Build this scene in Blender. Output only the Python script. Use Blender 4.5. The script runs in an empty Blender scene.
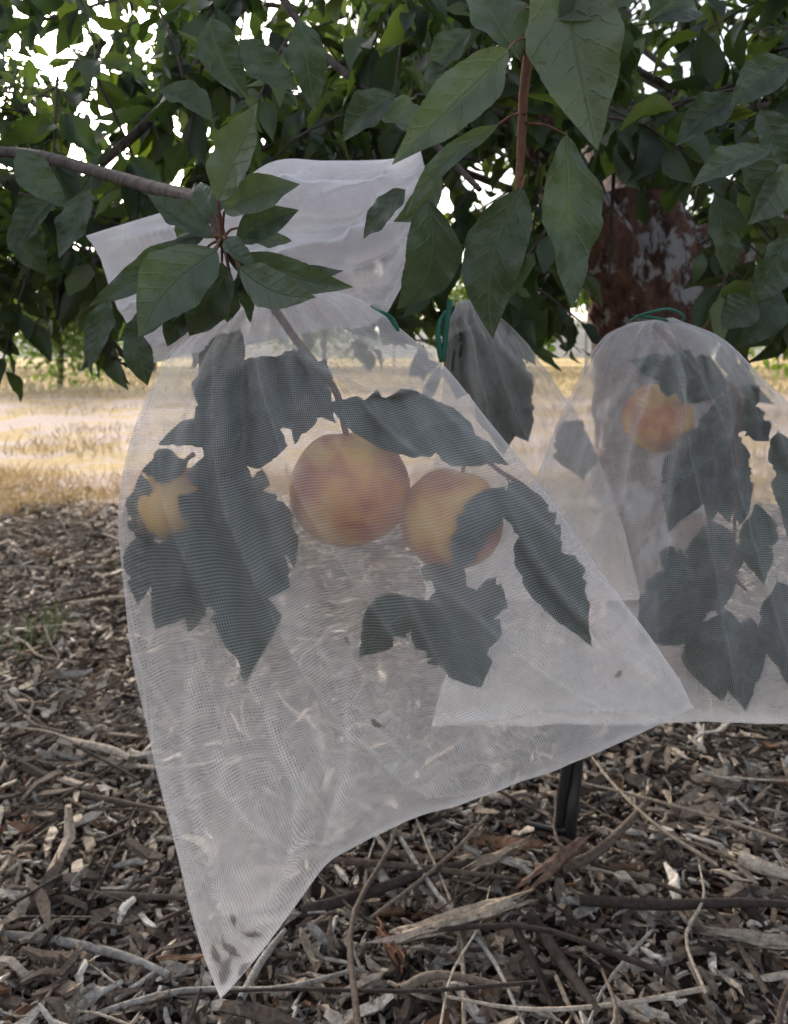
import bpy, math, random
import numpy as np
from mathutils import noise as mn, Vector, kdtree
rng=np.random.default_rng(7); random.seed(7)
S=bpy.context.scene
H=0.65; K=800.0
# ---------------------------------------------------------------- helpers
def P(a,b,d):
    """reference-trace coordinates laid on an upright plane at distance d (metres)"""
    return np.array([(a-394)/K*d, d, H+(355-b)/K*d])
def build(name,V,F,mat,parent=None,attrs=None,smooth=True):
    V=np.asarray(V,dtype=np.float32); F=np.asarray(F,dtype=np.int32)
    me=bpy.data.meshes.new(name)
    me.vertices.add(len(V)); me.vertices.foreach_set('co',V.ravel())
    me.loops.add(F.size); me.loops.foreach_set('vertex_index',F.ravel())
    me.polygons.add(len(F)); me.polygons.foreach_set('loop_start',np.arange(0,F.size,F.shape[1],dtype=np.int32))
    me.update(calc_edges=True)
    me.polygons.foreach_set('use_smooth',np.full(len(F),smooth,dtype=bool))
    if attrs:
        for k,(ty,arr) in attrs.items():
            a=me.attributes.new(k,ty,'POINT')
            if ty=='FLOAT_COLOR':
                arr=np.concatenate([arr,np.ones((len(arr),1))],1)
                a.data.foreach_set('color',arr.astype(np.float32).ravel())
            elif ty=='FLOAT_VECTOR': a.data.foreach_set('vector',arr.astype(np.float32).ravel())
            else: a.data.foreach_set('value',arr.astype(np.float32).ravel())
    me.materials.append(mat)
    o=bpy.data.objects.new(name,me); S.collection.objects.link(o)
    if parent: o.parent=parent
    return o
def empty(name):
    e=bpy.data.objects.new(name,None); S.collection.objects.link(e); return e
def cr(pts,n):
    """catmull-rom resample"""
    p=np.asarray(pts,float); m=len(p)
    q=np.vstack([2*p[0]-p[1],p,2*p[-1]-p[-2]])
    x=np.linspace(0,m-1,n); i=np.minimum(x.astype(int),m-2); f=(x-i)[:,None]
    a,b,c,d=q[i],q[i+1],q[i+2],q[i+3]
    return 0.5*((2*b)+(-a+c)*f+(2*a-5*b+4*c-d)*f**2+(-a+3*b-3*c+d)*f**3)
def nrmz(a): return a/np.maximum(np.linalg.norm(a,axis=-1,keepdims=True),1e-9)
class Acc:
    def __init__(s): s.V=[];s.F=[];s.C=[];s.U=[];s.n=0
    def add(s,V,F,C=None,U=None):
        s.V.append(V);s.F.append(F+s.n);s.n+=len(V)
        if C is not None:s.C.append(C)
        if U is not None:s.U.append(U)
    def make(s,name,mat,parent=None,smooth=True):
        at={}
        if s.C: at['col']=('FLOAT_COLOR',np.concatenate(s.C))
        if s.U: at['luv']=('FLOAT_VECTOR',np.concatenate(s.U))
        return build(name,np.concatenate(s.V),np.concatenate(s.F),mat,parent,at,smooth)
def tube(pts,rad,seg=8,n=None,rough=0.0,col=(1,1,1)):
    n=n or max(4,len(pts)*4)
    p=cr(pts,n); r=np.interp(np.linspace(0,1,n),np.linspace(0,1,len(rad)),rad)
    t=nrmz(np.gradient(p,axis=0)); up=np.array([0.13,0.21,0.97])
    if abs(np.dot(t[0],up))>0.9: up=np.array([1,0.1,0.05])
    a=nrmz(np.cross(t,up)); b=np.cross(t,a)
    th=np.linspace(0,2*np.pi,seg,endpoint=False)
    rr=np.repeat(r[:,None],seg,1)
    if rough>0:
        for i in range(n):
            for j in range(seg):
                rr[i,j]*=1+rough*mn.noise(Vector((math.cos(th[j])*1.5+p[i,0]*3,math.sin(th[j])*1.5+p[i,1]*3,p[i,2]*9)))\
                          +rough*.5*mn.noise(Vector((math.cos(th[j])*5,math.sin(th[j])*5,p[i,2]*25)))
    V=p[:,None,:]+rr[...,None]*(a[:,None,:]*np.cos(th)[None,:,None]+b[:,None,:]*np.sin(th)[None,:,None])
    i,j=np.meshgrid(np.arange(n-1),np.arange(seg),indexing='ij'); j2=(j+1)%seg
    F=np.stack([i*seg+j,i*seg+j2,(i+1)*seg+j2,(i+1)*seg+j],-1).reshape(-1,4)
    V=V.reshape(-1,3)
    return V,F,np.tile(np.array(col,float),(len(V),1))
def leaves(base,dr,nr,L,W,nt,ns,curl,fold,col,rag=None,wav=0.0,pet=0.12,bend=None):
    """batch of leaves -> V,F,C,U"""
    N=len(base); dr=nrmz(dr); nr=nrmz(nr-dr*np.sum(nr*dr,-1,keepdims=True)); sd=np.cross(nr,dr)
    t=np.linspace(0,1,nt); w=np.sin(np.pi*np.clip(t,0,1)**0.85)**0.85*(1-0.35*t**3); w[0]=0.03; w[-1]=0.01
    t=np.concatenate([[-pet],t]); w=np.concatenate([[0.03],w]); nt=nt+1
    s=np.linspace(-1,1,ns)
    ww=np.broadcast_to(w[None,:,None],(N,nt,ns)).copy()
    if rag is not None: ww=ww*rag
    T=np.broadcast_to(t[None,:,None],(N,nt,ns)); SS=np.broadcast_to(s[None,None,:],(N,nt,ns))
    Ld=L[:,None,None]; Wd=W[:,None,None]/2
    bd=rng.normal(0,.08,(N,1,1)) if bend is None else bend
    al=T*Ld; si=SS*ww*Wd+bd*Ld*np.sin(np.pi*np.clip(T,0,1))
    ph=rng.uniform(0,6.28,(N,1,1))
    hh=-curl[:,None,None]*Ld*np.maximum(T,0)**2+fold[:,None,None]*np.abs(SS)*ww*Wd+wav*Ld*(np.sin(T*11+ph+SS*1.6)+.5*np.sin(T*23+ph*2-SS*2))*np.abs(SS)**1.3*ww
    al=al-0.35*np.abs(curl[:,None,None])*Ld*np.maximum(T,0)**3
    V=base[:,None,None,:]+al[...,None]*dr[:,None,None,:]+si[...,None]*sd[:,None,None,:]+hh[...,None]*nr[:,None,None,:]
    i,j=np.meshgrid(np.arange(nt-1),np.arange(ns-1),indexing='ij')
    f=np.stack([i*ns+j,i*ns+j+1,(i+1)*ns+j+1,(i+1)*ns+j],-1).reshape(-1,4)
    F=(f[None]+(np.arange(N)*nt*ns)[:,None,None]).reshape(-1,4)
    C=np.broadcast_to(col[:,None,None,:],(N,nt,ns,3)).reshape(-1,3)
    R=np.broadcast_to(rng.uniform(0,1,(N,1,1)),(N,nt,ns))
    U=np.stack([T,SS*np.minimum(ww,1),R],-1).reshape(-1,3)
    return V.reshape(-1,3),F,C,U
# ---------------------------------------------------------------- materials
def newmat(n):
    m=bpy.data.materials.new(n); m.use_nodes=True; nt=m.node_tree; nt.nodes.clear()
    return m,nt,nt.nodes,nt.links
def nd(ns,t,**k):
    n=ns.new(t)
    for a,b in k.items(): setattr(n,a,b)
    return n
def mth(ns,l,op,a,b=None,c=None,clamp=False):
    n=ns.new('ShaderNodeMath'); n.operation=op; n.use_clamp=clamp
    for i,x in enumerate((a,b,c)):
        if x is None: continue
        if isinstance(x,(int,float)): n.inputs[i].default_value=x
        else: l.new(x,n.inputs[i])
    return n.outputs[0]
def mix(ns,l,f,a,b,bt='MIX'):
    n=ns.new('ShaderNodeMix'); n.data_type='RGBA'; n.blend_type=bt
    for i,x in ((0,f),(6,a),(7,b)):
        if isinstance(x,(int,float)): n.inputs[i].default_value=x
        elif isinstance(x,tuple): n.inputs[i].default_value=(*x,1)
        else: l.new(x,n.inputs[i])
    return n.outputs[2]
def ramp(ns,l,x,st):
    n=ns.new('ShaderNodeValToRGB'); l.new(x,n.inputs[0]); e=n.color_ramp.elements
    while len(e)<len(st): e.new(0.5)
    for q,(p,c) in zip(e,st): q.position=p; q.color=(*c,1) if isinstance(c,tuple) else (c,c,c,1)
    return n.outputs[0]
def noi(ns,l,vec,sc,det=3,rough=.5):
    n=ns.new('ShaderNodeTexNoise'); n.inputs['Scale'].default_value=sc; n.inputs['Detail'].default_value=det; n.inputs['Roughness'].default_value=rough
    if vec is not None: l.new(vec,n.inputs['Vector'])
    return n.outputs['Fac']

def leaf_mat(name,veins=True,trans=0.35,tint=(1.5,1.9,0.5),dust=(0.12,0.14,0.115),vc=(0.15,0.18,0.10)):
    m,nt,ns,l=newmat(name)
    out=nd(ns,'ShaderNodeOutputMaterial'); pb=nd(ns,'ShaderNodeBsdfPrincipled')
    at=nd(ns,'ShaderNodeAttribute',attribute_name='col'); uv=nd(ns,'ShaderNodeAttribute',attribute_name='luv')
    geo=nd(ns,'ShaderNodeNewGeometry')
    sp=nd(ns,'ShaderNodeSeparateXYZ'); l.new(uv.outputs['Vector'],sp.inputs[0])
    t,s=sp.outputs[0],mth(ns,l,'ABSOLUTE',sp.outputs[1])
    c=at.outputs['Color']
    if veins:
        n1=noi(ns,l,geo.outputs['Position'],70,4,.65)
        n2=noi(ns,l,geo.outputs['Position'],230,2,.6)
        c=mix(ns,l,ramp(ns,l,n1,[(.35,.0),(.72,.55)]),c,dust)
        c=mix(ns,l,ramp(ns,l,n2,[(.66,0.0),(.72,.7)]),c,(0.09,0.06,0.03))
        tt=mth(ns,l,'ADD',t,mth(ns,l,'MULTIPLY',n1,.10))
        q=mth(ns,l,'MULTIPLY',mth(ns,l,'SUBTRACT',tt,mth(ns,l,'MULTIPLY',s,.24)),7.0)
        pp=mth(ns,l,'PINGPONG',q,.5)
        side=mth(ns,l,'SUBTRACT',1,mth(ns,l,'MULTIPLY',pp,13),clamp=True)
        mid=mth(ns,l,'SUBTRACT',1,mth(ns,l,'MULTIPLY',s,22),clamp=True)
        v=mth(ns,l,'MAXIMUM',mth(ns,l,'MULTIPLY',side,.25),mid)
        c=mix(ns,l,mth(ns,l,'MULTIPLY',v,.6),c,vc)
        bp=nd(ns,'ShaderNodeBump'); bp.inputs['Strength'].default_value=.55; bp.inputs['Distance'].default_value=.002
        soft=mth(ns,l,'MULTIPLY',pp,.35)
        hgt=mth(ns,l,'ADD',soft,mth(ns,l,'ADD',mth(ns,l,'MULTIPLY',v,-1),mth(ns,l,'MULTIPLY',n1,1.6)))
        l.new(hgt,bp.inputs['Height']); l.new(bp.outputs[0],pb.inputs['Normal'])
    l.new(c,pb.inputs['Base Color']); pb.inputs['Roughness'].default_value=.47; pb.inputs['Specular IOR Level'].default_value=.5
    tr=nd(ns,'ShaderNodeBsdfTranslucent'); l.new(mix(ns,l,1.0,c,tint,'MULTIPLY'),tr.inputs[0])
    ms=nd(ns,'ShaderNodeMixShader'); ms.inputs[0].default_value=trans
    l.new(pb.outputs[0],ms.inputs[1]); l.new(tr.outputs[0],ms.inputs[2]); l.new(ms.outputs[0],out.inputs[0])
    return m
M_leaf=leaf_mat('leaf_surface',True,.25,(1.3,1.6,.6)); M_can=leaf_mat('canopy_leaf',False,.40,(2.0,2.2,.6))
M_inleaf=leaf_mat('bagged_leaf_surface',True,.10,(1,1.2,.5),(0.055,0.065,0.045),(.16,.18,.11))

def bark_mat(name,c1,c2,paint=False,sc=1):
    m,nt,ns,l=newmat(name); out=nd(ns,'ShaderNodeOutputMaterial'); pb=nd(ns,'ShaderNodeBsdfPrincipled')
    g=nd(ns,'ShaderNodeNewGeometry'); mp=nd(ns,'ShaderNodeMapping'); mp.inputs['Scale'].default_value=(1,1,.35); l.new(g.outputs['Position'],mp.inputs[0])
    a=noi(ns,l,mp.outputs[0],45*sc,6,.65)
    c=ramp(ns,l,a,[(.35,c1),(.65,c2)])
    if paint:
        b=noi(ns,l,g.outputs['Position'],14*sc,4,.6)
        pm=ramp(ns,l,b,[(.51,0.0),(.56,1.0)]); c=mix(ns,l,mth(ns,l,'MULTIPLY',pm,ramp(ns,l,a,[(.42,0.0),(.5,.9)])),c,(0.55,0.54,0.55))
    l.new(c,pb.inputs['Base Color']); pb.inputs['Roughness'].default_value=.85
    bp=nd(ns,'ShaderNodeBump'); bp.inputs['Strength'].default_value=1; bp.inputs['Distance'].default_value=.010/sc; l.new(a,bp.inputs['Height']); l.new(bp.outputs[0],pb.inputs['Normal'])
    l.new(pb.outputs[0],out.inputs[0]); return m
M_bark=bark_mat('bark',(0.06,0.03,0.022),(0.28,0.14,0.10),True)
M_twig=bark_mat('twig_bark',(0.03,0.022,0.02),(0.11,0.08,0.065),False,3)
M_rtwig=bark_mat('young_twig_bark',(0.09,0.035,0.02),(0.22,0.10,0.05),False,4)

def attr_mat(name,rough=.9,sc=120):
    m,nt,ns,l=newmat(name); out=nd(ns,'ShaderNodeOutputMaterial'); pb=nd(ns,'ShaderNodeBsdfPrincipled')
    at=nd(ns,'ShaderNodeAttribute',attribute_name='col'); g=nd(ns,'ShaderNodeNewGeometry')
    a=noi(ns,l,g.outputs['Position'],sc,4,.7)
    c=mix(ns,l,1.0,at.outputs['Color'],ramp(ns,l,a,[(.3,(.42,.41,.40)),(.7,(1.35,1.35,1.35))]),'MULTIPLY')
    l.new(c,pb.inputs['Base Color']); pb.inputs['Roughness'].default_value=rough; pb.inputs['Specular IOR Level'].default_value=.25
    bp=nd(ns,'ShaderNodeBump'); bp.inputs['Strength'].default_value=.8; bp.inputs['Distance'].default_value=.002; l.new(a,bp.inputs['Height']); l.new(bp.outputs[0],pb.inputs['Normal'])
    l.new(pb.outputs[0],out.inputs[0]); return m
M_chip=attr_mat('wood_chip',.9,150); M_grass=attr_mat('dry_grass_blade',.8,20)

def mesh_mat(name,a_lo,a_hi,per=1.5):
    m,nt,ns,l=newmat(name); out=nd(ns,'ShaderNodeOutputMaterial')
    uv=nd(ns,'ShaderNodeAttribute',attribute_name='luv'); sp=nd(ns,'ShaderNodeSeparateXYZ'); l.new(uv.outputs['Vector'],sp.inputs[0])
    def th(x):
        q=mth(ns,l,'MULTIPLY',x,math.pi/per)
        return mth(ns,l,'POWER',mth(ns,l,'ABSOLUTE',mth(ns,l,'SINE',q)),2.2)
    w=mth(ns,l,'MAXIMUM',th(sp.outputs[0]),th(sp.outputs[1]))
    al=mth(ns,l,'ADD',mth(ns,l,'MULTIPLY',w,a_hi-a_lo),a_lo)
    al=mth(ns,l,'ADD',al,sp.outputs[2],clamp=True)
    d=nd(ns,'ShaderNodeBsdfDiffuse'); t=nd(ns,'ShaderNodeBsdfTranslucent')
    for q in (d,t): q.inputs[0].default_value=(.88,.86,.875,1)
    m1=nd(ns,'ShaderNodeMixShader'); m1.inputs[0].default_value=.52; l.new(d.outputs[0],m1.inputs[1]); l.new(t.outputs[0],m1.inputs[2])
    tp=nd(ns,'ShaderNodeBsdfTransparent'); m2=nd(ns,'ShaderNodeMixShader'); l.new(al,m2.inputs[0]); l.new(tp.outputs[0],m2.inputs[1]); l.new(m1.outputs[0],m2.inputs[2])
    l.new(m2.outputs[0],out.inputs[0]); return m
M_mesh=mesh_mat('white_insect_mesh',.06,.47)
M_mesh2=mesh_mat('white_insect_mesh_folded',.5,.9)

def plain(name,c,r=.5):
    m,nt,ns,l=newmat(name); out=nd(ns,'ShaderNodeOutputMaterial'); pb=nd(ns,'ShaderNodeBsdfPrincipled')
    g=nd(ns,'ShaderNodeNewGeometry'); a=noi(ns,l,g.outputs['Position'],80,3)
    l.new(mix(ns,l,a,tuple(x*.6 for x in c),tuple(min(1,x*1.3) for x in c)),pb.inputs['Base Color']); pb.inputs['Roughness'].default_value=r
    l.new(pb.outputs[0],out.inputs[0]); return m
M_green=plain('green_tie_plastic',(0.01,0.13,0.08)); M_black=plain('black_poly_tube',(0.012,0.012,0.013),.4)
M_steel=plain('weathered_steel',(0.25,0.25,0.25),.6)

def fruit_mat():
    m,nt,ns,l=newmat('fruit_skin'); out=nd(ns,'ShaderNodeOutputMaterial'); pb=nd(ns,'ShaderNodeBsdfPrincipled')
    g=nd(ns,'ShaderNodeNewGeometry'); a=noi(ns,l,g.outputs['Position'],34,6,.65); b=noi(ns,l,g.outputs['Position'],380,2)
    c=ramp(ns,l,a,[(.36,(.30,.05,.015)),(.46,(.52,.17,.03)),(.56,(.66,.36,.06)),(.68,(.66,.44,.10))])
    c=mix(ns,l,ramp(ns,l,b,[(.60,0.0),(.72,.4)]),c,(.75,.50,.20))
    l.new(c,pb.inputs['Base Color']); pb.inputs['Roughness'].default_value=.5
    l.new(pb.outputs[0],out.inputs[0]); return m
M_fruit=fruit_mat()

# ---------------------------------------------------------------- fruit
def fruit(c,r,ax=(0.1,0.2,1.0),name='plum_fruit'):
    nu,nv=48,32; th=np.linspace(0,2*np.pi,nu,endpoint=False); ph=np.linspace(0.001,np.pi-.001,nv)
    PH,TH=np.meshgrid(ph,th,indexing='ij')
    rad=r*(1-0.07*np.exp(-((TH-np.pi*1.35)/.14)**2)*np.sin(PH)-0.18*np.exp(-(PH/.28)**2)+0.025*np.sin(2*TH)+.02*np.cos(3*PH))
    V=np.stack([rad*np.sin(PH)*np.cos(TH),rad*np.sin(PH)*np.sin(TH),rad*np.cos(PH)*.97],-1).reshape(-1,3)
    z=nrmz(np.array(ax,float)); x=nrmz(np.cross(np.array([0,1,0.]),z)); y=np.cross(z,x)
    V=V@np.stack([x,y,z])+c
    i,j=np.meshgrid(np.arange(nv-1),np.arange(nu),indexing='ij'); j2=(j+1)%nu
    F=np.stack([i*nu+j,(i+1)*nu+j,(i+1)*nu+j2,i*nu+j2],-1).reshape(-1,4)
    o=build(name,V,F,M_fruit)
    tv,tf,tc=tube([c+z*r*.75,c+z*r*1.05,c+z*r*1.3+x*.004],[.0016,.0013,.002],6)
    build('stem',tv,tf,M_rtwig,o)
    return o
# ---------------------------------------------------------------- bags
def bag(name,Lc,Rc,seam,d0,B,ridges,seed,mat,wr=1.0,ns=170,nt=200,dense0=0.0,fab=(330,420),peak=.35,fruits=()):
    Lp=cr(Lc,nt); Rp=cr(Rc,nt); t=np.linspace(0,1,nt); s=np.linspace(0,1,ns)
    u=Lp[:,None,0]*(1-s)+Rp[:,None,0]*s; v=Lp[:,None,1]*(1-s)+Rp[:,None,1]*s
    off=np.interp(s,[a for a,b in seam],[b for a,b in seam]); k=np.ones(9)/9
    off=np.convolve(np.pad(off,4,mode='edge'),k,'valid'); v=v+off[None]*(t[:,None]**4)
    T,Sg=np.meshgrid(t,s,indexing='ij')
    f=np.interp(t,[0,.06,peak*.6,peak,.6,.85,1],[.3,.5,.95,1,.75,.3,.0])[:,None]
    side=np.sin(np.pi*np.clip(Sg,0,1))
    base=side**.45*f*B
    sc=d0/K; emp=empty(name); kds=[]
    # hem and side seams are never ruler-straight
    hem=np.array([5*mn.noise(Vector((q*4,seed,0)))+1.6*mn.noise(Vector((q*15,seed,4))) for q in s]); v=v+hem[None]*(t[:,None]**6)*np.sin(np.pi*s)[None]**.3
    for sgn,off2 in ((-1,0),(1,40)):
        D=np.zeros_like(u); X=np.zeros_like(u); CD=np.zeros_like(u); WB=np.zeros_like(u)
        for i in range(nt):
            for j in range(ns):
                a=T[i,j]; b=Sg[i,j]
                n1=mn.noise(Vector((b*18,a*1.6+seed,off2+seed)))        # gathers from the neck
                n2=mn.noise(Vector((b*4+a*2.5,a*3+seed*2,off2)))
                n6=mn.noise(Vector((b*9+a*1.0,a*1.3+seed*3,off2+5)))     # long hanging folds
                n3=abs(mn.noise(Vector((b*5-a*1.6,a*1.1+seed,off2+9))))  # long creases
                n4=abs(mn.noise(Vector((b*6+a*9,a*5-b*3+seed,off2+3))))  # packing creases
                n5=mn.noise(Vector((b*24,a*24,off2+seed)))
                n7=mn.noise(Vector((b*60,a*60,off2+seed)))
                D[i,j]=wr*(n1*.014*(1-a)**1.3+n2*.012+n6*.010-n3*.020-n4*.008*(.5+.5*a)+n5*.0016)
                CD[i,j]=.12*math.exp(-(n3/.018)**2)+.05*math.exp(-(n4/.02)**2)+.12*max(0,n1)*(1-a)**2+.08*n6+.05*n5+.05*n7+.10*n2
                X[i,j]=n2*3+mn.noise(Vector((b*2,a*9+seed,5)))*4
                WB[i,j]=mn.noise(Vector((b*5,a*6,seed+off2+2)))*6+mn.noise(Vector((b*14,a*16,seed+off2+7)))*1.5
        rd=np.zeros_like(u); dn=np.zeros_like(u)
        if sgn<0:
            for pts,amp,wd in ridges:
                pl=cr(pts,40); dist=np.full(u.shape,1e9); al=np.zeros(u.shape)
                for q,pp in enumerate(pl):
                    dd=np.hypot(u-pp[0],v-pp[1]); m=dd<dist; dist[m]=dd[m]; al[m]=q/39
                g=np.exp(-(dist/wd)**2)*np.sin(np.pi*np.clip(al,.04,.96))**.5
                rd+=g*amp; dn+=np.exp(-(dist/(wd*.6))**2)*np.sin(np.pi*np.clip(al,.02,.98))**.5*.22*min(1,amp/.008)
        edge=np.clip(side*3,0,1)*np.clip((1-T)*12,0,1)
        mag=np.maximum(base-sgn*D*edge*1.0,.0)
        mag=np.maximum(mag,base*.35)
        for (fu,fv,fr_) in fruits:                                     # cloth rests over the fruit
            dd=np.hypot(u-fu,v-fv)*sc; R_=fr_+.004
            mag=np.maximum(mag,np.where(dd<R_,np.sqrt(np.maximum(R_**2-dd**2,0)),0))
        for _ in range(3):
            mag[1:-1,1:-1]=np.maximum(mag[1:-1,1:-1],(mag[:-2,1:-1]+mag[2:,1:-1]+mag[1:-1,:-2]+mag[1:-1,2:])/4)
        rel=sgn*(mag+.0006)+(-rd*edge)
        V=np.stack([(u+X*(1-T*.5)-394)*sc,d0+rel,H+(355-v)*sc],-1).reshape(-1,3)
        kd=kdtree.KDTree(len(V))
        for q,p in enumerate(V): kd.insert((p[0],0,p[2]),q)
        kd.balance(); kds.append((kd,V[:,1],V))
        seamd=np.exp(-((1-T)*nt/3.0)**2)*.28+np.exp(-(np.minimum(Sg,1-Sg)*ns/1.3)**2)*.2
        dens=dense0+dn+seamd+CD+.22*np.exp(-T/.09)-.02
        U=np.stack([Sg*fab[0]+sgn*50+WB,T*fab[1]+WB*.8,dens],-1).reshape(-1,3)
        i,j=np.meshgrid(np.arange(nt-1),np.arange(ns-1),indexing='ij')
        F=np.stack([i*ns+j,i*ns+j+1,(i+1)*ns+j+1,(i+1)*ns+j],-1).reshape(-1,4)
        build('front_panel' if sgn<0 else 'back_panel',V,F,mat,emp,{'luv':('FLOAT_VECTOR',U)})
    return kds
def inside(V,kds):
    """leaves press against the cloth but stay between the two panels"""
    out=V.copy()
    for i,p in enumerate(V):
        q=(p[0],0,p[2]); _,a,_d=kds[0][0].find(q); _,b,_d=kds[1][0].find(q)
        if _d>.003: out[i,0]=kds[0][2][a][0]; out[i,2]=kds[0][2][a][2]
        lo=kds[0][1][a]+.0016; hi=kds[1][1][b]-.0016
        out[i,1]=(lo+hi)/2 if lo>hi else min(max(p[1],lo),hi)
    return out

FR1=[(350,487,.0375),(452,518,.0325),(172,502,.0250)]; FR2=[(658,418,.030)]
kd1=bag('mesh_fruit_bag',
 [(238,292),(195,332),(160,372),(132,440),(119,530),(130,640),(152,750),(178,860),(198,940),(220,1000)],
 [(312,287),(368,303),(420,345),(468,395),(515,453),(572,528),(622,600),(658,648),(680,680),(694,708)],
 [(0,0),(.09,-23),(.23,-72),(.38,-64),(.7,-24),(1,0)],.5,.046,
 [([(285,335),(340,372),(390,388),(445,372)],.011,6),([(350,640),(348,740),(322,850)],.009,9),
  ([(165,400),(146,560),(168,730),(205,960)],.005,5),([(490,480),(560,590),(680,700)],.006,8),
  ([(255,300),(205,390),(185,480)],.008,7),([(300,300),(330,330),(400,350)],.008,6),([(200,640),(190,760),(225,900),(228,980)],.008,7),
  ([(420,700),(520,700),(670,705)],.005,6),([(270,700),(300,790),(270,930)],.006,7)],3,M_mesh,fruits=FR1)
kd2=bag('mesh_fruit_bag.001',
 [(638,322),(603,340),(578,385),(552,440),(525,500),(490,570),(455,650),(432,726)],
 [(668,318),(715,338),(755,375),(790,410),(815,470),(835,550),(850,640),(860,722)],
 [(0,0),(1,0)],.68,.055,[([(650,325),(600,400),(560,470)],.010,7),([(660,325),(620,420),(600,520)],.008,7),([(665,325),(740,375),(775,450)],.008,6),([(655,325),(660,420),(640,520)],.006,6)],11,M_mesh,fruits=FR2)
kd3=bag('mesh_fruit_bag.002',
 [(456,302),(446,335),(442,390),(438,450),(430,520),(425,600)],
 [(476,300),(520,335),(556,385),(590,440),(620,520),(640,600)],
 [(0,0),(1,0)],.85,.05,[([(465,305),(500,350),(550,400)],.01,6),([(462,305),(470,380),(480,460)],.01,6)],23,M_mesh,ns=110,nt=120)
bag('mesh_fruit_bag.003',
 [(420,150),(390,160),(330,162),(275,162),(225,193),(160,213),(86,236)],
 [(430,230),(395,300),(370,325),(320,330),(250,345),(200,352),(150,364)],
 [(0,0),(.25,-7),(.5,10),(.8,-4),(1,0)],.66,.045,[([(400,190),(330,200),(270,185)],.024,9),([(400,230),(340,260),(240,265)],.024,9),([(380,280),(280,300),(120,300)],.02,8),([(330,165),(250,215),(110,245)],.018,8),([(390,170),(370,230),(330,300)],.02,8)],31,M_mesh2,wr=2.6,ns=150,nt=170)
fruit(P(350,487,.5),.0375,(-.1,.1,1)); fruit(P(452,518,.5),.0325,(.25,.1,1),'plum_fruit.001')
fruit(P(172,502,.5),.0250,(.3,.1,1),'plum_fruit.002'); fruit(P(658,418,.68),.030,(.2,.1,1),'plum_fruit.003')

# ---------------------------------------------------------------- tree
tree=empty('fruit_tree')
def pick(n,kind='dark'):
    if kind=='dark': a=np.array([0.026,0.043,0.024]); b=np.array([0.050,0.072,0.038])
    elif kind=='mid': a=np.array([0.075,0.10,0.065]); b=np.array([0.115,0.14,0.09])
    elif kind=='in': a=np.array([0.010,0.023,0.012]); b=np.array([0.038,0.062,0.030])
    elif kind=='brown': a=np.array([0.18,0.09,0.06]); b=np.array([0.30,0.17,0.11])
    f=rng.uniform(0,1,(n,1)); return a*(1-f)+b*f
def hero(acc,kds,u0,v0,u1,v1,w,d,dt=0.0,kind='dark',rag=0,tilt=.5,curl=None,fold=None,rb=0.0):
    b=P(u0,v0,d)+[0,rb,0]; e=P(u1,v1,d)+[0,rb+dt,0]; dr=e-b; L=np.linalg.norm(dr)
    n=np.array([rng.uniform(-tilt,tilt),-1,rng.uniform(-tilt*.3,tilt*1.2)])
    nt,ns=52,11
    R=np.ones((1,nt+1,ns)); sd=rng.uniform(0,99)
    for i in range(nt+1):
        for sgn in (0,1):
            if rag>0:
                q=mn.noise(Vector((i*.12,sd+sgn*7,0)))+.35*mn.noise(Vector((i*.5,sd+sgn*9,3)))
                k=1-rag*max(0,min(.85,q*1.3))+.06*mn.noise(Vector((i*.9,sd+sgn*2,3)))
            else:
                k=1+.14*mn.noise(Vector((i*.09,sd+sgn*7,0)))+.05*mn.noise(Vector((i*.6,sd+sgn*3,0)))
            if sgn==0: R[0,i,:ns//2]=k
            else: R[0,i,ns//2+1:]=k
    c=rng.uniform(-.15,.45) if curl is None else curl; f=rng.uniform(.15,.8) if fold is None else fold
    V,F,C,U=leaves(b[None],dr[None],n[None],np.array([L]),np.array([w/K*d*1.12]),nt,ns,np.array([c]),np.array([f]),pick(1,kind),R,.04,.02)
    if kds is not None: V=inside(V,kds)
    acc.add(V,F,C,U)
    return b
A=Acc(); TW=Acc(); RT=Acc()
cx=P(222,240,.45)
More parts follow.
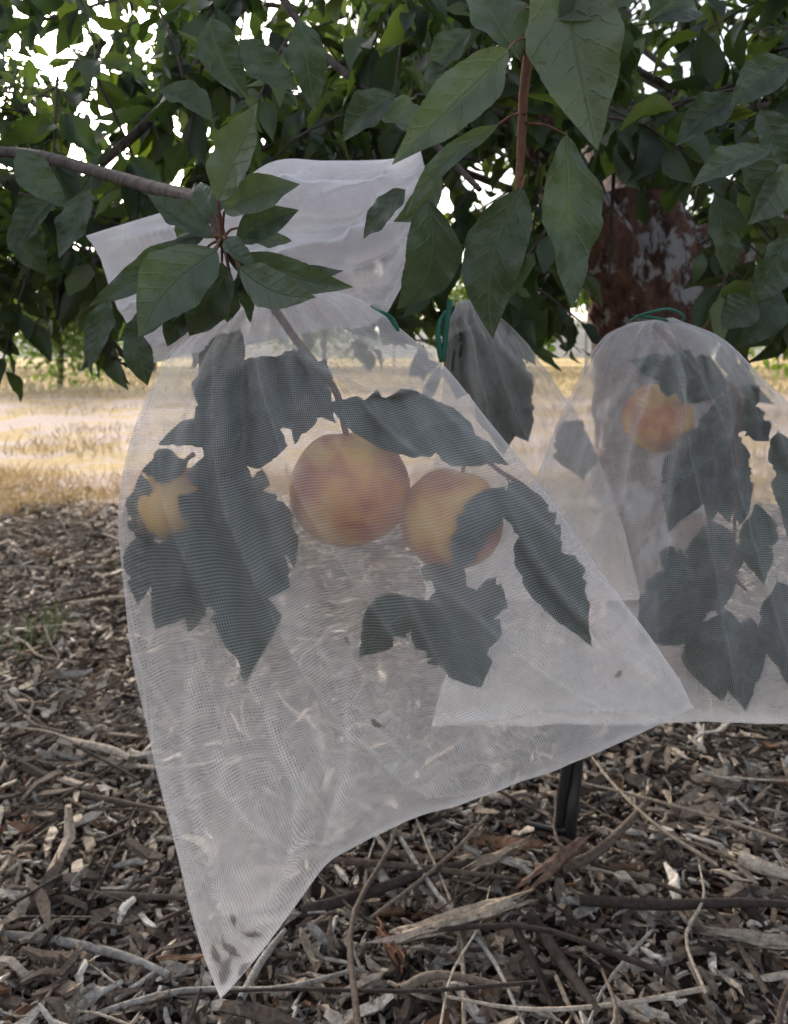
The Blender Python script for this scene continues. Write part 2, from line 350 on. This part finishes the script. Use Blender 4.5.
fr=[(218,200,268,120,46,.44,-.03,'mid'),(224,212,302,188,36,.44,-.01,'mid'),(212,238,146,196,30,.45,0,'dark'),(216,250,146,338,60,.43,-.02,'mid'),
 (200,238,84,306,32,.46,.01,'dark'),(236,242,302,208,30,.45,0,'dark'),(240,255,356,288,32,.45,.0,'mid'),(240,268,318,298,38,.43,-.01,'mid'),
 (195,280,132,332,38,.46,.02,'dark'),(228,268,182,350,40,.44,0,'dark'),(206,235,116,268,24,.46,0,'dark'),(235,262,285,290,30,.45,.01,'mid'),
 (215,225,190,170,26,.47,0,'dark'),(245,260,250,320,22,.45,.02,'dark'),(200,255,120,305,26,.47,.02,'dark'),(222,262,215,330,30,.46,.02,'dark'),
 (215,215,240,150,24,.46,.02,'dark'),(238,228,290,235,22,.46,.02,'mid'),(205,225,160,235,24,.47,.02,'mid'),(232,285,290,275,24,.46,0,'dark'),
 (190,300,165,350,26,.47,0,'dark'),(175,290,120,345,28,.49,0,'dark'),(180,265,130,290,24,.48,0,'dark'),(250,290,345,268,26,.46,0,'dark'),
 (225,240,262,262,20,.44,-.01,'mid'),(212,262,172,285,22,.44,0,'mid'),
 # hanging leaves, centre
 (560,-40,598,152,84,.42,.0,'mid'),(508,50,386,180,48,.42,-.02,'mid'),(522,188,490,346,60,.45,.01,'dark'),(566,135,570,312,56,.47,.01,'dark'),
 (428,200,398,330,54,.46,.01,'dark'),(498,125,402,222,20,.47,0,'mid'),(560,20,640,-60,60,.42,0,'mid'),(520,60,470,-40,60,.46,0,'dark'),
 (395,95,330,135,36,.55,0,'dark'),(375,110,432,140,42,.56,0,'mid'),(300,20,330,110,36,.6,0,'dark'),(405,190,350,232,30,.5,0,'dark'),
 (440,170,385,225,26,.5,0,'mid'),(430,60,470,130,30,.6,0,'dark'),(470,30,420,80,30,.6,0,'dark'),
 (650,20,720,-10,50,.6,0,'dark'),(770,150,690,186,30,.56,0,'mid'),(735,150,765,225,40,.58,0,'dark'),
 (715,195,740,280,38,.6,0,'dark'),(790,165,748,225,36,.58,0,'mid'),(735,95,675,145,34,.6,0,'dark'),(790,235,755,310,42,.6,0,'dark'),
 (790,60,725,112,38,.58,0,'dark'),(755,300,720,330,34,.66,0,'dark'),(780,290,740,350,34,.75,0,'dark'),
 (760,110,790,170,34,.65,0,'dark'),
 (210,20,250,100,38,.6,0,'dark'),(240,40,300,90,34,.6,0,'dark'),(160,90,215,120,32,.62,0,'dark'),
 (20,150,70,210,32,.6,0,'dark'),(110,300,90,370,26,.62,0,'dark'),(130,330,150,390,26,.62,0,'dark'),(60,190,20,250,32,.7,0,'dark'),(90,190,60,260,32,.68,0,'dark'),(20,210,50,280,30,.72,0,'dark')]
for x in fr:
    b=hero(A,None,*x[:6],dt=x[6],kind=x[7])
    if x[5]<.48:
        tgt=cx if x[0]<300 else P(526,min(max(x[1]-12,-20),180),.46)
        if np.linalg.norm(tgt-b)<.05: RT.add(*tube([b,(b+tgt)/2+[0,0,.002],tgt],[.0007,.0008,.001],5))
A.make('outer_leaves',M_leaf,tree)
I=Acc()
ins=[(300,352,222,486,88,.5,-.036),(205,520,162,622,78,.5,-.03),(243,478,252,668,80,.5,-.034),(335,400,508,462,58,.5,-.04),
 (432,588,360,650,50,.5,-.03),(440,572,478,672,84,.5,-.026),(505,478,592,645,62,.5,-.02),(500,482,448,562,40,.5,-.040),(305,378,168,440,50,.5,-.03),
 (240,440,215,560,66,.5,-.024),(330,360,300,440,40,.5,-.03),(250,480,300,560,30,.5,-.026),(470,590,505,600,40,.5,-.015),(420,560,470,590,30,.5,-.02),(300,350,340,420,34,.5,-.03),(255,400,200,380,50,.5,-.03),
 (280,360,235,430,60,.5,-.01),(150,470,150,560,34,.5,-.02),(230,500,190,630,60,.5,-.01),(262,470,250,560,40,.5,0),(360,420,400,400,30,.5,-.03),(240,330,200,400,40,.5,0),(200,455,150,468,30,.5,-.03),(150,530,145,600,34,.5,-.02)]
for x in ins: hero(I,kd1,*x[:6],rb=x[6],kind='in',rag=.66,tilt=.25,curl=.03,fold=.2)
for x in [(222,985,232,950,10,.5),(240,955,222,930,9,.5),(262,935,240,925,8,.5),(214,940,226,968,8,.5),(250,962,238,978,7,.5),(372,712,384,722,6,.5),(620,668,612,676,5,.5),(345,630,352,640,5,.5),(236,920,232,900,5,.5)]:
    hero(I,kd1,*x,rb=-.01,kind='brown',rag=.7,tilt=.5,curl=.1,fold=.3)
ins2=[(705,385,616,360,46,.68),(682,425,655,526,50,.68),(705,400,720,520,54,.68),(765,430,780,545,46,.68),(746,500,754,578,40,.68),(700,515,708,608,54,.68),
 (705,575,628,640,66,.68),(712,600,722,702,56,.68),(765,575,790,690,56,.68),(740,610,745,712,44,.68),(740,385,700,440,44,.68),(650,545,680,560,26,.68),(735,405,760,440,30,.68),(660,600,690,640,50,.68),
 (690,440,700,520,44,.68),(730,440,725,520,34,.68)]
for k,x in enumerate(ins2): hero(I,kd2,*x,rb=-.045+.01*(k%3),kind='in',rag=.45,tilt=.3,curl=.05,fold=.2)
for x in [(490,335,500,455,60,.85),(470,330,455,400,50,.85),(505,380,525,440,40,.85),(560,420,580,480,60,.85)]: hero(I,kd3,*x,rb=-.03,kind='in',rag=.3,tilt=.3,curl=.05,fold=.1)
I.make('bagged_leaves',M_inleaf,tree)
def tw(acc,pts,rad,seg=8,kds=None,**k):
    V,F,C=tube([P(*p) for p in pts],rad,seg,**k)
    if kds is not None: V=inside(V,kds)
    acc.add(V,F,C)
tw(RT,[(545,-60,.46),(534,20,.46),(524,90,.465),(521,150,.46),(518,195,.46)],[.0038,.0035,.003,.0028,.002],rough=.15)
tw(TW,[(-60,150,.80),(30,155,.74),(95,172,.68),(150,187,.60),(205,202,.50),(222,240,.458),(245,272,.47),(268,292,.5)],[.006,.006,.0055,.005,.0042,.003,.003,.0028],rough=.3)
tw(RT,[(268,300,.5),(300,345,.5),(335,390,.495),(345,430,.49),(350,445,.495)],[.0028,.0025,.0022,.002,.0016],kds=kd1)
tw(RT,[(488,462,.468),(505,476,.468),(530,492,.47),(552,515,.47),(565,560,.472)],[.0014,.0014,.0013,.0011,.0008],kds=kd1)
tw(RT,[(655,325,.66),(700,370,.64),(740,395,.64),(748,450,.63),(742,570,.64),(760,600,.64)],[.003,.003,.0028,.0025,.002,.0012],kds=kd2)
tw(RT,[(742,570,.64),(715,580,.64),(700,600,.64)],[.0018,.0014,.001],kds=kd2)
RT.make('young_twigs',M_rtwig,tree)
# limbs
TR=Acc()
TR.add(*tube([(.57,1.74,-.02),(.56,1.72,.12),(.55,1.7,.4),(.54,1.7,.75),(.50,1.68,1.0)],[.16,.13,.115,.115,.08],32,60,rough=.3))
TR.add(*tube([(.52,1.69,.75),(.36,1.58,.95),(.27,1.5,1.12),(.24,1.45,1.5),(.1,1.4,2.0),(-.1,1.5,2.4)],[.08,.06,.045,.038,.03,.015],18,50,rough=.25))
TR.add(*tube([(.54,1.7,.7),(.72,1.75,.88),(.95,1.9,1.05),(1.3,2.1,1.5),(1.5,2.2,2.0)],[.09,.07,.055,.04,.015],18,50,rough=.25))
TR.add(*tube([(.54,1.7,.8),(.55,1.95,1.1),(.4,2.4,1.6),(.3,2.8,2.1)],[.07,.055,.045,.02],16,30,rough=.2))
TR.make('trunk',M_bark,tree)
limbpts=[(.3,1.5,1.1),(.24,1.45,1.5),(.1,1.4,1.9),(.95,1.9,1.1),(1.2,2.05,1.4),(.5,2.1,1.25),(.4,2.4,1.6),(.5,1.68,.9),(.3,2.7,1.9)]
def zlow(x,y):
    return .69+.025*(y-1) if x>0.0+.1*y else .715+.03*(y-1)
def ztop(y): return .65+.50*y
def blocked(c):
    x,y,z=c; a=x/y; b=(z-.65)/y
    if y<1.66 and .215<a<.405 and .02<b<.24: return True      # opening in the foliage in front of the trunk
    if y<1.45 and .115<a<.215 and .16<b<.40: return random.random()<.95
    # thin places where the sky shows through the crown
    if -.43<a<-.30 and .27<b<.46: return random.random()<.78
    if .30<a<.46 and .34<b<.46: return random.random()<.84
    if -.20<a<-.08 and .39<b<.46: return random.random()<.75
    g=mn.noise(Vector((a*6,b*6,4.2)))+.5*mn.noise(Vector((a*16,b*16,1.2)))
    return g>.30 and random.random()<.75
sprigs=[]
for k in range(70):
    a=np.array(random.choice(limbpts)); 
    e=np.array([rng.uniform(-2.2,2.4),rng.uniform(.85,3.6),0]); e[2]=rng.uniform(zlow(e[0],e[1])+.05,ztop(e[1]))
    if np.linalg.norm((e-a))>2.4: e=a+(e-a)*.7
    if e[1]<.85: e[1]=.85
    m=(a+e)/2+rng.normal(0,.1,3)+[0,0,.1]; m[1]=max(m[1],.95)
    pts=[a,m,e]; c=cr(pts,14)
    if any(blocked(q) for q in c[3:11:3]) and random.random()<.6: continue
    TW.add(*tube(pts,[.012,.006,.002],6,14))
    for q in range(4,14): sprigs.append(c[q]+rng.normal(0,.10,3))
tw(TW,[(100,165,1.0),(150,120,1.0),(195,70,1.05),(230,20,1.1),(270,-40,1.2)],[.006,.007,.008,.009,.01],8)
tw(TW,[(480,190,.8),(430,140,.85),(380,100,.9),(320,50,1.0),(270,-20,1.1)],[.003,.004,.004,.005,.006],8)
for k in range(1050):
    y=rng.uniform(.85,3.7); x=rng.uniform(-.75,.85)*max(y,1.6); z0=zlow(x,y); z=z0+ (rng.uniform(0,1)**1.2)*(ztop(y)-z0); sprigs.append(np.array([x,y,z]))
for k in range(230):
    y=rng.uniform(.8,1.5); x=rng.uniform(-.62,.62)*y; z0=zlow(x,y); z=rng.uniform(z0,z0+.42*y); sprigs.append(np.array([x,y,z]))
for k in range(300):     # low skirt of the crown
    y=rng.uniform(1.1,3.4); x=rng.uniform(-.62,.62)*y
    if -.02<x/y<.12: continue
    z0=zlow(x,y); sprigs.append(np.array([x,y,z0+rng.uniform(0,.17)*y]))
LB=[];LD=[];LN=[];LL=[]
for c in sprigs:
    x,y,z=c
    if y<.76 or z<zlow(x,y) or z>ztop(y)+.1: continue
    if blocked(c): continue
    d=nrmz(rng.normal(0,1,3)+[0,0,-.25]); Ls=rng.uniform(.10,.22)
    p0=c-d*Ls/2; p1=c+d*Ls/2+[0,0,-.02]
    if p1[1]<.74 or p0[1]<.74: continue
    TW.add(*tube([p0,c,p1],[.0022,.0018,.001],4,5))
    n=int(rng.integers(9,17)); tt=np.sort(rng.uniform(.05,1,n))
    for q in tt:
        b=p0+(p1-p0)*q; sd=nrmz(rng.normal(0,1,3)); dd=nrmz(d*.5+sd*.8+[0,0,-.45])
        e=b+dd*.05
        if e[1]<1.62 and .245<e[0]/e[1]<.375 and .04<(e[2]-.65)/e[1]<.21 and random.random()<.85: continue
        LB.append(b+dd*.008);LD.append(dd); LN.append(nrmz(np.array([0,-.25,.8])+rng.normal(0,.6,3))); LL.append(rng.uniform(.032,.075))
LB,LD,LN,LL=map(np.array,(LB,LD,LN,LL)); n=len(LB)
col=pick(n,'dark')*rng.uniform(.7,1.5,(n,1)); mk=rng.uniform(0,1,n)<.2; col[mk]=np.array([.095,.125,.045])*rng.uniform(.7,1.2,(mk.sum(),1))
V,F,C,U=leaves(LB,LD,LN,LL,LL*rng.uniform(.38,.56,n),7,5,rng.uniform(-.1,.5,n),rng.uniform(.1,.8,n),col,None,.04)
CA=Acc(); CA.add(V,F,C,U); CA.make('canopy_leaves',M_can,tree)
TW.make('branches',M_twig,tree)
print('leaves',n)
# ties
def tie(name,pts,r=.0016):
    v,f,c=tube([P(*p) for p in pts],[r]*len(pts),6,24); build(name,v,f,M_green)
tie('green_tie',[(372,306,.49),(382,312,.475),(392,318,.478),(398,330,.48),(388,316,.485)],.0011)
tie('green_tie.001',[(446,312,.83),(438,330,.82),(442,362,.82),(446,330,.82),(450,300,.82)],.003)
tie('green_tie.002',[(628,322,.67),(645,314,.63),(668,309,.64),(684,316,.66),(678,322,.68),(655,318,.64),(636,316,.65)],.0013)
# ---------------------------------------------------------------- irrigation riser
ir=empty('irrigation_riser')
gx,gy=.229,1.07
for k,pts in enumerate([[(gx-.006,gy,-.02),(gx-.004,gy,.05),(gx+.004,gy,.11),(gx+.01,gy,.19),(gx+.006,gy,.30)],
            [(gx+.004,gy-.01,-.02),(gx+.006,gy-.01,.04),(gx+.016,gy,.10),(gx+.02,gy,.2),(gx+.012,gy,.30)],
            [(gx-.05,gy+.02,.012),(gx-.02,gy,.016),(gx,gy-.01,.022),(gx+.02,gy,.05)]]):
    v,f,c=tube([np.array(p) for p in pts],[.0085,.008,.0075,.006] if k<2 else [.004]*3,10,24); build('tube_%d'%(k+1),v,f,M_black,ir)
# ---------------------------------------------------------------- ground
def gh(x,y): return .012*np.sin(x*5+1)*np.cos(y*4)+.008*np.sin(x*11+y*7)
def ground():
    m,nt,ns,l=newmat('ground_soil'); out=nd(ns,'ShaderNodeOutputMaterial'); pb=nd(ns,'ShaderNodeBsdfPrincipled')
    g=nd(ns,'ShaderNodeNewGeometry'); sp=nd(ns,'ShaderNodeSeparateXYZ'); l.new(g.outputs['Position'],sp.inputs[0])
    a=noi(ns,l,g.outputs['Position'],1.3,5,.65); b=noi(ns,l,g.outputs['Position'],30,4,.7); c0=noi(ns,l,g.outputs['Position'],.35,3,.6)
    soil=ramp(ns,l,b,[(.3,(.36,.27,.22)),(.7,(.62,.51,.45))])
    grass=ramp(ns,l,b,[(.3,(.34,.23,.09)),(.7,(.62,.46,.22))])
    far=mix(ns,l,ramp(ns,l,a,[(.47,0.0),(.56,.9)]),soil,grass)
    y2=mth(ns,l,'ADD',sp.outputs[1],mth(ns,l,'MULTIPLY',c0,6))
    far=mix(ns,l,mth(ns,l,'MULTIPLY',mth(ns,l,'SUBTRACT',y2,15),.25,clamp=True),far,grass)
    mul=ramp(ns,l,b,[(.3,(.02,.013,.01)),(.7,(.10,.07,.055))])
    y3=mth(ns,l,'ADD',sp.outputs[1],mth(ns,l,'MULTIPLY',a,.8))
    c=mix(ns,l,mth(ns,l,'MULTIPLY',mth(ns,l,'SUBTRACT',y3,3.45),4,clamp=True),mul,far)
    l.new(c,pb.inputs['Base Color']); pb.inputs['Roughness'].default_value=.95; pb.inputs['Specular IOR Level'].default_value=.1
    bp=nd(ns,'ShaderNodeBump'); bp.inputs['Strength'].default_value=.8; bp.inputs['Distance'].default_value=.03; l.new(b,bp.inputs['Height']); l.new(bp.outputs[0],pb.inputs['Normal'])
    l.new(pb.outputs[0],out.inputs[0])
    xs=np.concatenate([[-500,-100,-30,-10],np.linspace(-6,6,121),[10,30,100,500]]); ys=np.concatenate([[-100,-30,-8],np.linspace(-4,8,121),[12,20,40,100,600]])
    X,Y=np.meshgrid(xs,ys); near=(np.abs(X)<=6)&(Y<=8)&(Y>=-4)
    Z=np.where(near,gh(X,Y),0); V=np.stack([X,Y,Z],-1).reshape(-1,3); w=len(xs)
    i,j=np.meshgrid(np.arange(len(ys)-1),np.arange(w-1),indexing='ij'); F=np.stack([i*w+j,i*w+j+1,(i+1)*w+j+1,(i+1)*w+j],-1).reshape(-1,4)
    build('ground',V,F,m)
ground()
PAL=np.array([(.055,.04,.033),(.12,.088,.068),(.20,.155,.12),(.33,.265,.205),(.48,.40,.32),(.33,.30,.27),(.18,.10,.06),(.60,.54,.47)])
PW=np.array([.13,.17,.2,.18,.12,.13,.03,.04])
def chips(acc,N,x0,x1,y0,y1,Lm,sg=.5,zt=.022):
    x=rng.uniform(x0,x1,N); y=rng.uniform(y0,y1,N); z=gh(x,y)+rng.uniform(0,1,N)**1.2*zt
    L=np.exp(rng.normal(math.log(Lm),sg,N)).clip(.005,.12); W=(L*rng.uniform(.07,.34,N)).clip(.0016,.015); T=rng.uniform(.0006,.0028,N)*(1+L*8)
    yaw=rng.uniform(0,6.283,N); pi_=rng.normal(0,.26,N); ro=rng.normal(0,.4,N)
    fx=np.stack([np.cos(yaw)*np.cos(pi_),np.sin(yaw)*np.cos(pi_),np.sin(pi_)],-1)
    up=np.array([0,0,1.]); sx=nrmz(np.cross(up,fx)); uz=np.cross(fx,sx)
    s2=sx*np.cos(ro)[:,None]+uz*np.sin(ro)[:,None]; u2=-sx*np.sin(ro)[:,None]+uz*np.cos(ro)[:,None]
    st=np.stack([np.full(N,-.5),rng.uniform(-.3,-.05,N),rng.uniform(.1,.35,N),np.full(N,.5)],1)
    wd=np.stack([rng.uniform(.05,.8,N),rng.uniform(.8,1,N),rng.uniform(.7,1,N),rng.uniform(.03,.7,N)],1)*W[:,None]/2
    of=rng.uniform(-.3,.3,(N,4))*W[:,None]; bz=rng.normal(0,.05,(N,4))*L[:,None]
    c4=np.array([(-1,-1),(1,-1),(1,1),(-1,1)],float)
    V=np.zeros((N,4,4,3)); c=np.stack([x,y,z],-1)
    for k in range(4):
        for q in range(4):
            lat=(of[:,k]+wd[:,k]*c4[q,0]+rng.uniform(-.12,.12,N)*W)[:,None]; vz=(bz[:,k]+T*c4[q,1]*.6)[:,None]
            V[:,k,q]=c+fx*((st[:,k]+rng.uniform(-.05,.05,N))*L)[:,None]+s2*lat+u2*vz
    f=[]
    for k in range(3):
        for q in range(4): f.append((k*4+q,k*4+(q+1)%4,(k+1)*4+(q+1)%4,(k+1)*4+q))
    f+=[(3,2,1,0),(12,13,14,15)]
    F=(np.array(f)[None]+(np.arange(N)*16)[:,None,None]).reshape(-1,4)
    col=PAL[rng.choice(len(PAL),N,p=PW/PW.sum())]*rng.uniform(.75,1.35,(N,1))
    acc.add(V.reshape(-1,3),F,np.repeat(col,16,0))
CH=Acc()
chips(CH,36000,-1.0,1.1,.42,1.6,.014,.5); chips(CH,6500,-1.0,1.1,.42,1.6,.036,.4,.03)
chips(CH,18000,-1.9,1.9,1.5,2.5,.026,.45); chips(CH,13000,-3.2,3.2,2.4,3.4,.036,.45); chips(CH,6000,-2.5,2.5,-.6,.45,.035)
chips(CH,1600,-4,4,3.3,3.9,.035); chips(CH,260,-.7,.8,.6,1.6,.07,.25,.035)
CH.make('wood_chip_mulch',M_chip,None,False)
FT=Acc()
for k in range(380):
    y=rng.uniform(.5,3.0); x=rng.uniform(-.75,.75)*max(y,1); L=rng.uniform(.08,.42); a=rng.uniform(0,6.28); 
    p=np.array([x,y,.024+rng.uniform(0,.018)]); d=np.array([math.cos(a),math.sin(a),rng.normal(0,.05)])
    sd=np.array([-d[1],d[0],0]); pts=[p-d*L/2,p-d*L*.15+sd*rng.normal(0,.02)*L*3,p+d*L*.2+sd*rng.normal(0,.02)*L*3,p+d*L/2]
    for q in pts: q[2]=max(q[2],.012)
    r=rng.uniform(.0008,.0035); cc=PAL[rng.choice([0,1,1,2,3,5,4])]
    FT.add(*tube(pts,[r,r*.9,r*.8,r*.5],7,12,rough=.2,col=cc))
def gp(u,v,z=.025):
    y=(H-z)*K/(v-355); return np.array([(u-394)/K*y,y,z])
for pts,r,cc in [([(300,912),(360,895),(430,872),(500,858)],.006,PAL[0]),([(530,915),(560,960),(600,1015)],.006,PAL[0]),([(0,888),(60,893),(130,896),(185,898)],.0045,PAL[1]),
   ([(20,790),(60,792),(110,800),(170,812)],.005,PAL[1]),([(580,900),(660,905),(740,903),(800,905)],.0055,PAL[0]),([(240,1000),(262,960),(285,930)],.004,PAL[5]),
   ([(0,935),(50,940),(120,955),(170,975)],.005,PAL[5]),([(400,990),(440,975),(520,990)],.004,PAL[2]),([(640,760),(700,770),(790,785)],.004,PAL[1]),
   ([(60,740),(110,750),(130,758)],.007,PAL[4]),([(740,858),(765,868),(800,878)],.009,PAL[4]),([(560,870),(600,850),(650,800)],.006,PAL[1]),([(330,860),(420,868),(520,880)],.004,PAL[1]),
   ([(0,690),(50,730),(140,780)],.003,PAL[0]),([(40,960),(90,900),(140,800)],.0025,PAL[0]),([(10,905),(20,840),(60,770)],.0025,PAL[1])]:
    FT.add(*tube([gp(a,b,.03) for a,b in pts],[r,r,r*.85,r*.6],8,20,rough=.3,col=cc))
FT.make('fallen_twigs',M_chip)
def splinter(name,p0,p1,w,th,col,seed):
    n,m=40,9; V=[]; d=p1-p0; L=np.linalg.norm(d); d=d/L; sd=np.cross([0,0,1.],d)
    for side in (1,-1):
        for i in range(n):
            t=i/(n-1)
            for j in range(m):
                s=j/(m-1)*2-1
                e=.03*mn.noise(Vector((j*1.7+seed,side*.1,0)))*(1 if i<3 or i>n-4 else 0)
                ww=w*(.75+.25*math.sin(math.pi*min(1,t*1.05+.02)))*(1+.35*mn.noise(Vector((t*6,seed,s*.2))))
                h=th*(1-s*s)*.8*side+ .008*mn.noise(Vector((s*8,t*2,seed+side)))
                V.append(p0+d*(t*L+e*2)+sd*s*ww/2+np.array([0,0,h]))
    V=np.array(V); F=[]
    for q in (0,n*m):
        for i in range(n-1):
            for j in range(m-1):
                a=q+i*m+j; F.append((a,a+1,a+m+1,a+m) if q==0 else (a+m,a+m+1,a+1,a))
    F=np.array(F)
    return V,F,np.tile(np.array(col),(len(V),1))
BW=Acc()
for a,b,w,th,c in [(gp(388,940,.035),gp(525,898,.045),.020,.007,(.42,.33,.25)),(gp(520,890,.04),gp(580,845,.05),.018,.01,(.20,.12,.085)),(gp(720,935,.03),gp(800,945,.03),.018,.006,(.34,.28,.22)),(gp(380,930,.03),gp(400,960,.03),.012,.008,(.26,.13,.08)),(gp(470,870,.03),gp(520,845,.04),.014,.005,(.36,.28,.2)),(gp(60,1010,.03),gp(100,990,.03),.02,.004,(.46,.42,.37))]:
    BW.add(*splinter('x',a,b,w,th,c,rng.uniform(0,50)))
BW.make('wood_splinters',M_chip)
# ---------------------------------------------------------------- dry grass
def blades(acc,N,x,y,Lr,W,c1,c2,lean=.45):
    z=np.zeros(N)-.005; b=np.stack([x,y,z],-1); d=nrmz(np.stack([rng.normal(0,lean,N),rng.normal(0,lean,N),np.ones(N)],-1))
    nn=nrmz(np.stack([rng.normal(0,1,N),rng.normal(0,1,N),np.zeros(N)],-1)); f=rng.uniform(0,1,(N,1)); col=np.array(c1)*f+np.array(c2)*(1-f)
    V,F,C,U=leaves(b,d,nn,rng.uniform(*Lr,N),np.full(N,W),4,2,rng.uniform(0,.5,N),np.zeros(N),col,None,0,0.01,0.0); acc.add(V,F,C,U)
G=Acc()
N=26000; cxs=rng.uniform(-5,5,220); cys=rng.uniform(3.3,4.3,220); k=rng.integers(0,220,N)
blades(G,N,cxs[k]+rng.normal(0,.12,N),cys[k]+rng.normal(0,.08,N),(.03,.12),.0035,(.78,.60,.32),(.50,.36,.18),.6)
N=14000; cxs=rng.uniform(-9,9,120); cys=rng.uniform(4.8,14,120); k=rng.integers(0,120,N)
blades(G,N,cxs[k]+rng.normal(0,.3,N),cys[k]+rng.normal(0,.2,N),(.03,.13),.008,(.72,.58,.36),(.48,.37,.20))
N=22000; blades(G,N,rng.uniform(-26,26,N),13+rng.uniform(0,1,N)**1.5*26,(.05,.24),.03,(.72,.60,.40),(.52,.42,.26))
G.make('dry_grass',M_grass)
G2=Acc()
for (a,b) in [(20,650),(35,640),(48,632),(60,625),(28,660)]:
    q=gp(a,b,0); N=12; blades(G2,N,q[0]+rng.normal(0,.02,N),q[1]+rng.normal(0,.02,N),(.05,.10),.003,(.14,.20,.07),(.20,.26,.10),.5)
G2.make('green_weed',M_grass)
# ---------------------------------------------------------------- distant trees, fence, hill
def far_tree(name,x,y,h,w,z0,c1,c2,N,ls):
    e=empty(name); T=Acc(); T.add(*tube([(x,y,-.05),(x+.03,y,h*.25),(x-.03,y,h*.45),(x+.05,y,h*.8)],[.022*h,.018*h,.014*h,.006*h],8,14))
    for q in range(7):
        a=rng.uniform(0,6.28); T.add(*tube([(x,y,h*.3),(x+math.cos(a)*w*.25,y+math.sin(a)*w*.25,h*.55),(x+math.cos(a)*w*.42,y+math.sin(a)*w*.42,h*.75)],[.01*h,.006*h,.003*h],5,8))
    T.make('trunk',M_twig,e)
    nb=26; cc=nrmz(rng.normal(0,1,(nb,3)))*rng.uniform(.3,1,(nb,1))*[w*.45,w*.45,(h-z0)*.42]+[x,y,(h+z0)/2]; k=rng.integers(0,nb,N)
    b=cc[k]+rng.normal(0,.11*w,(N,3)); f=rng.uniform(0,1,(N,1)); col=np.array(c1)*f+np.array(c2)*(1-f); L=rng.uniform(.7,1.3,N)*ls
    V,F,C,U=leaves(b,rng.normal(0,1,(N,3))+[0,0,-.4],rng.normal(0,.6,(N,3))+[0,0,.6],L,L*.55,4,3,rng.uniform(0,.3,N),rng.uniform(0,.4,N),col,None,0)
    a=Acc(); a.add(V,F,C,U); a.make('crown',M_can,e)
far_tree('orchard_tree',-6.6,15.8,2.8,3.6,.35,(.13,.18,.05),(.06,.11,.035),6000,.12)
X=[(-13,22,3.4,4),(-9,30,4.5,5),(-3,34,5,5.5),(3,30,4.6,5),(9,26,4.2,5),(14,20,3.8,4.5),(7.2,14,2.8,3),(-17,34,5,6),(20,34,5,6),(-22,27,4.5,5),(-5,44,6,7),(5,46,6,7),(14,42,6,7),(-14,46,6,7)]
for i,(x,y,h,w) in enumerate(X): far_tree('orchard_tree.%03d'%(i+1),x,y,h,w,.6,(.13,.17,.05),(.05,.09,.03),2400,.24)
fe=empty('wire_fence'); a=Acc(); b=Acc()
for x in np.arange(-36,37,3.0): a.add(*tube([(x,25,-.1),(x,25,.7),(x,25,1.35)],[.035]*3,6,4))
for z in np.linspace(.1,1.3,9): b.add(*tube([(-36,25,z),(0,25,z+.01),(36,25,z)],[.006]*3,4,6))
for x in np.arange(-36,36,.3): b.add(*tube([(x,25.01,.05),(x,25.01,.7),(x,25.01,1.3)],[.004]*3,4,4))
a.make('posts',M_steel,fe); b.make('wires',M_steel,fe)
m,nt,ns,l=newmat('hill_scrub'); out=nd(ns,'ShaderNodeOutputMaterial'); pb=nd(ns,'ShaderNodeBsdfPrincipled'); g=nd(ns,'ShaderNodeNewGeometry')
l.new(ramp(ns,l,noi(ns,l,g.outputs['Position'],.08,5,.7),[(.35,(.20,.19,.16)),(.65,(.36,.32,.27))]),pb.inputs['Base Color']); pb.inputs['Roughness'].default_value=1; l.new(pb.outputs[0],out.inputs[0])
nx=160; xs=np.linspace(-420,420,nx); V=[]
for i,x in enumerate(xs):
    hgt=9+7*mn.noise(Vector((x*.012,1,0)))+2.5*mn.noise(Vector((x*.06,3,0)))
    for j,(yy,zz) in enumerate([(190,-1),(215,.45),(245,.9),(270,1),(320,.5),(380,-.2)]): V.append((x,yy+10*mn.noise(Vector((x*.03,j,0))),-1 if j in(0,5) else hgt*zz))
i,j=np.meshgrid(np.arange(nx-1),np.arange(5),indexing='ij'); F=np.stack([i*6+j,(i+1)*6+j,(i+1)*6+j+1,i*6+j+1],-1).reshape(-1,4); build('hill',V,F,m)
# ---------------------------------------------------------------- light, camera
el,az=math.radians(24),math.radians(-28)
w=bpy.data.worlds.new('World'); S.world=w; w.use_nodes=True; n=w.node_tree.nodes; l=w.node_tree.links
sk=n.new('ShaderNodeTexSky'); sk.sky_type='NISHITA'; sk.sun_disc=False; sk.sun_elevation=el; sk.sun_rotation=az; sk.dust_density=4.0; sk.air_density=1.0; sk.ozone_density=1.0
hs=n.new('ShaderNodeHueSaturation'); hs.inputs['Saturation'].default_value=.5; hs.inputs['Value'].default_value=2.5; l.new(sk.outputs[0],hs.inputs['Color'])
l.new(hs.outputs[0],n['Background'].inputs[0]); n['Background'].inputs[1].default_value=.15
sd=bpy.data.lights.new('sun','SUN'); sd.energy=3.5; sd.angle=math.radians(2); sd.color=(1,.93,.82)
so=bpy.data.objects.new('sun',sd); S.collection.objects.link(so)
dirv=Vector((math.sin(az)*math.cos(el),math.cos(az)*math.cos(el),math.sin(el))); so.rotation_euler=dirv.to_track_quat('Z','Y').to_euler(); so.location=(-3,5,6)
cd=bpy.data.cameras.new('camera'); co=bpy.data.objects.new('camera',cd); S.collection.objects.link(co); S.camera=co
co.location=(0,0,H); co.rotation_euler=(math.radians(90),0,0); cd.lens=36*K/1024; cd.sensor_width=36; cd.shift_y=-157/1024
cd.clip_start=.02; cd.clip_end=2000; cd.dof.use_dof=True; cd.dof.focus_distance=.48; cd.dof.aperture_fstop=13
S.view_settings.view_transform='Standard'; S.view_settings.look='None'; S.view_settings.exposure=0
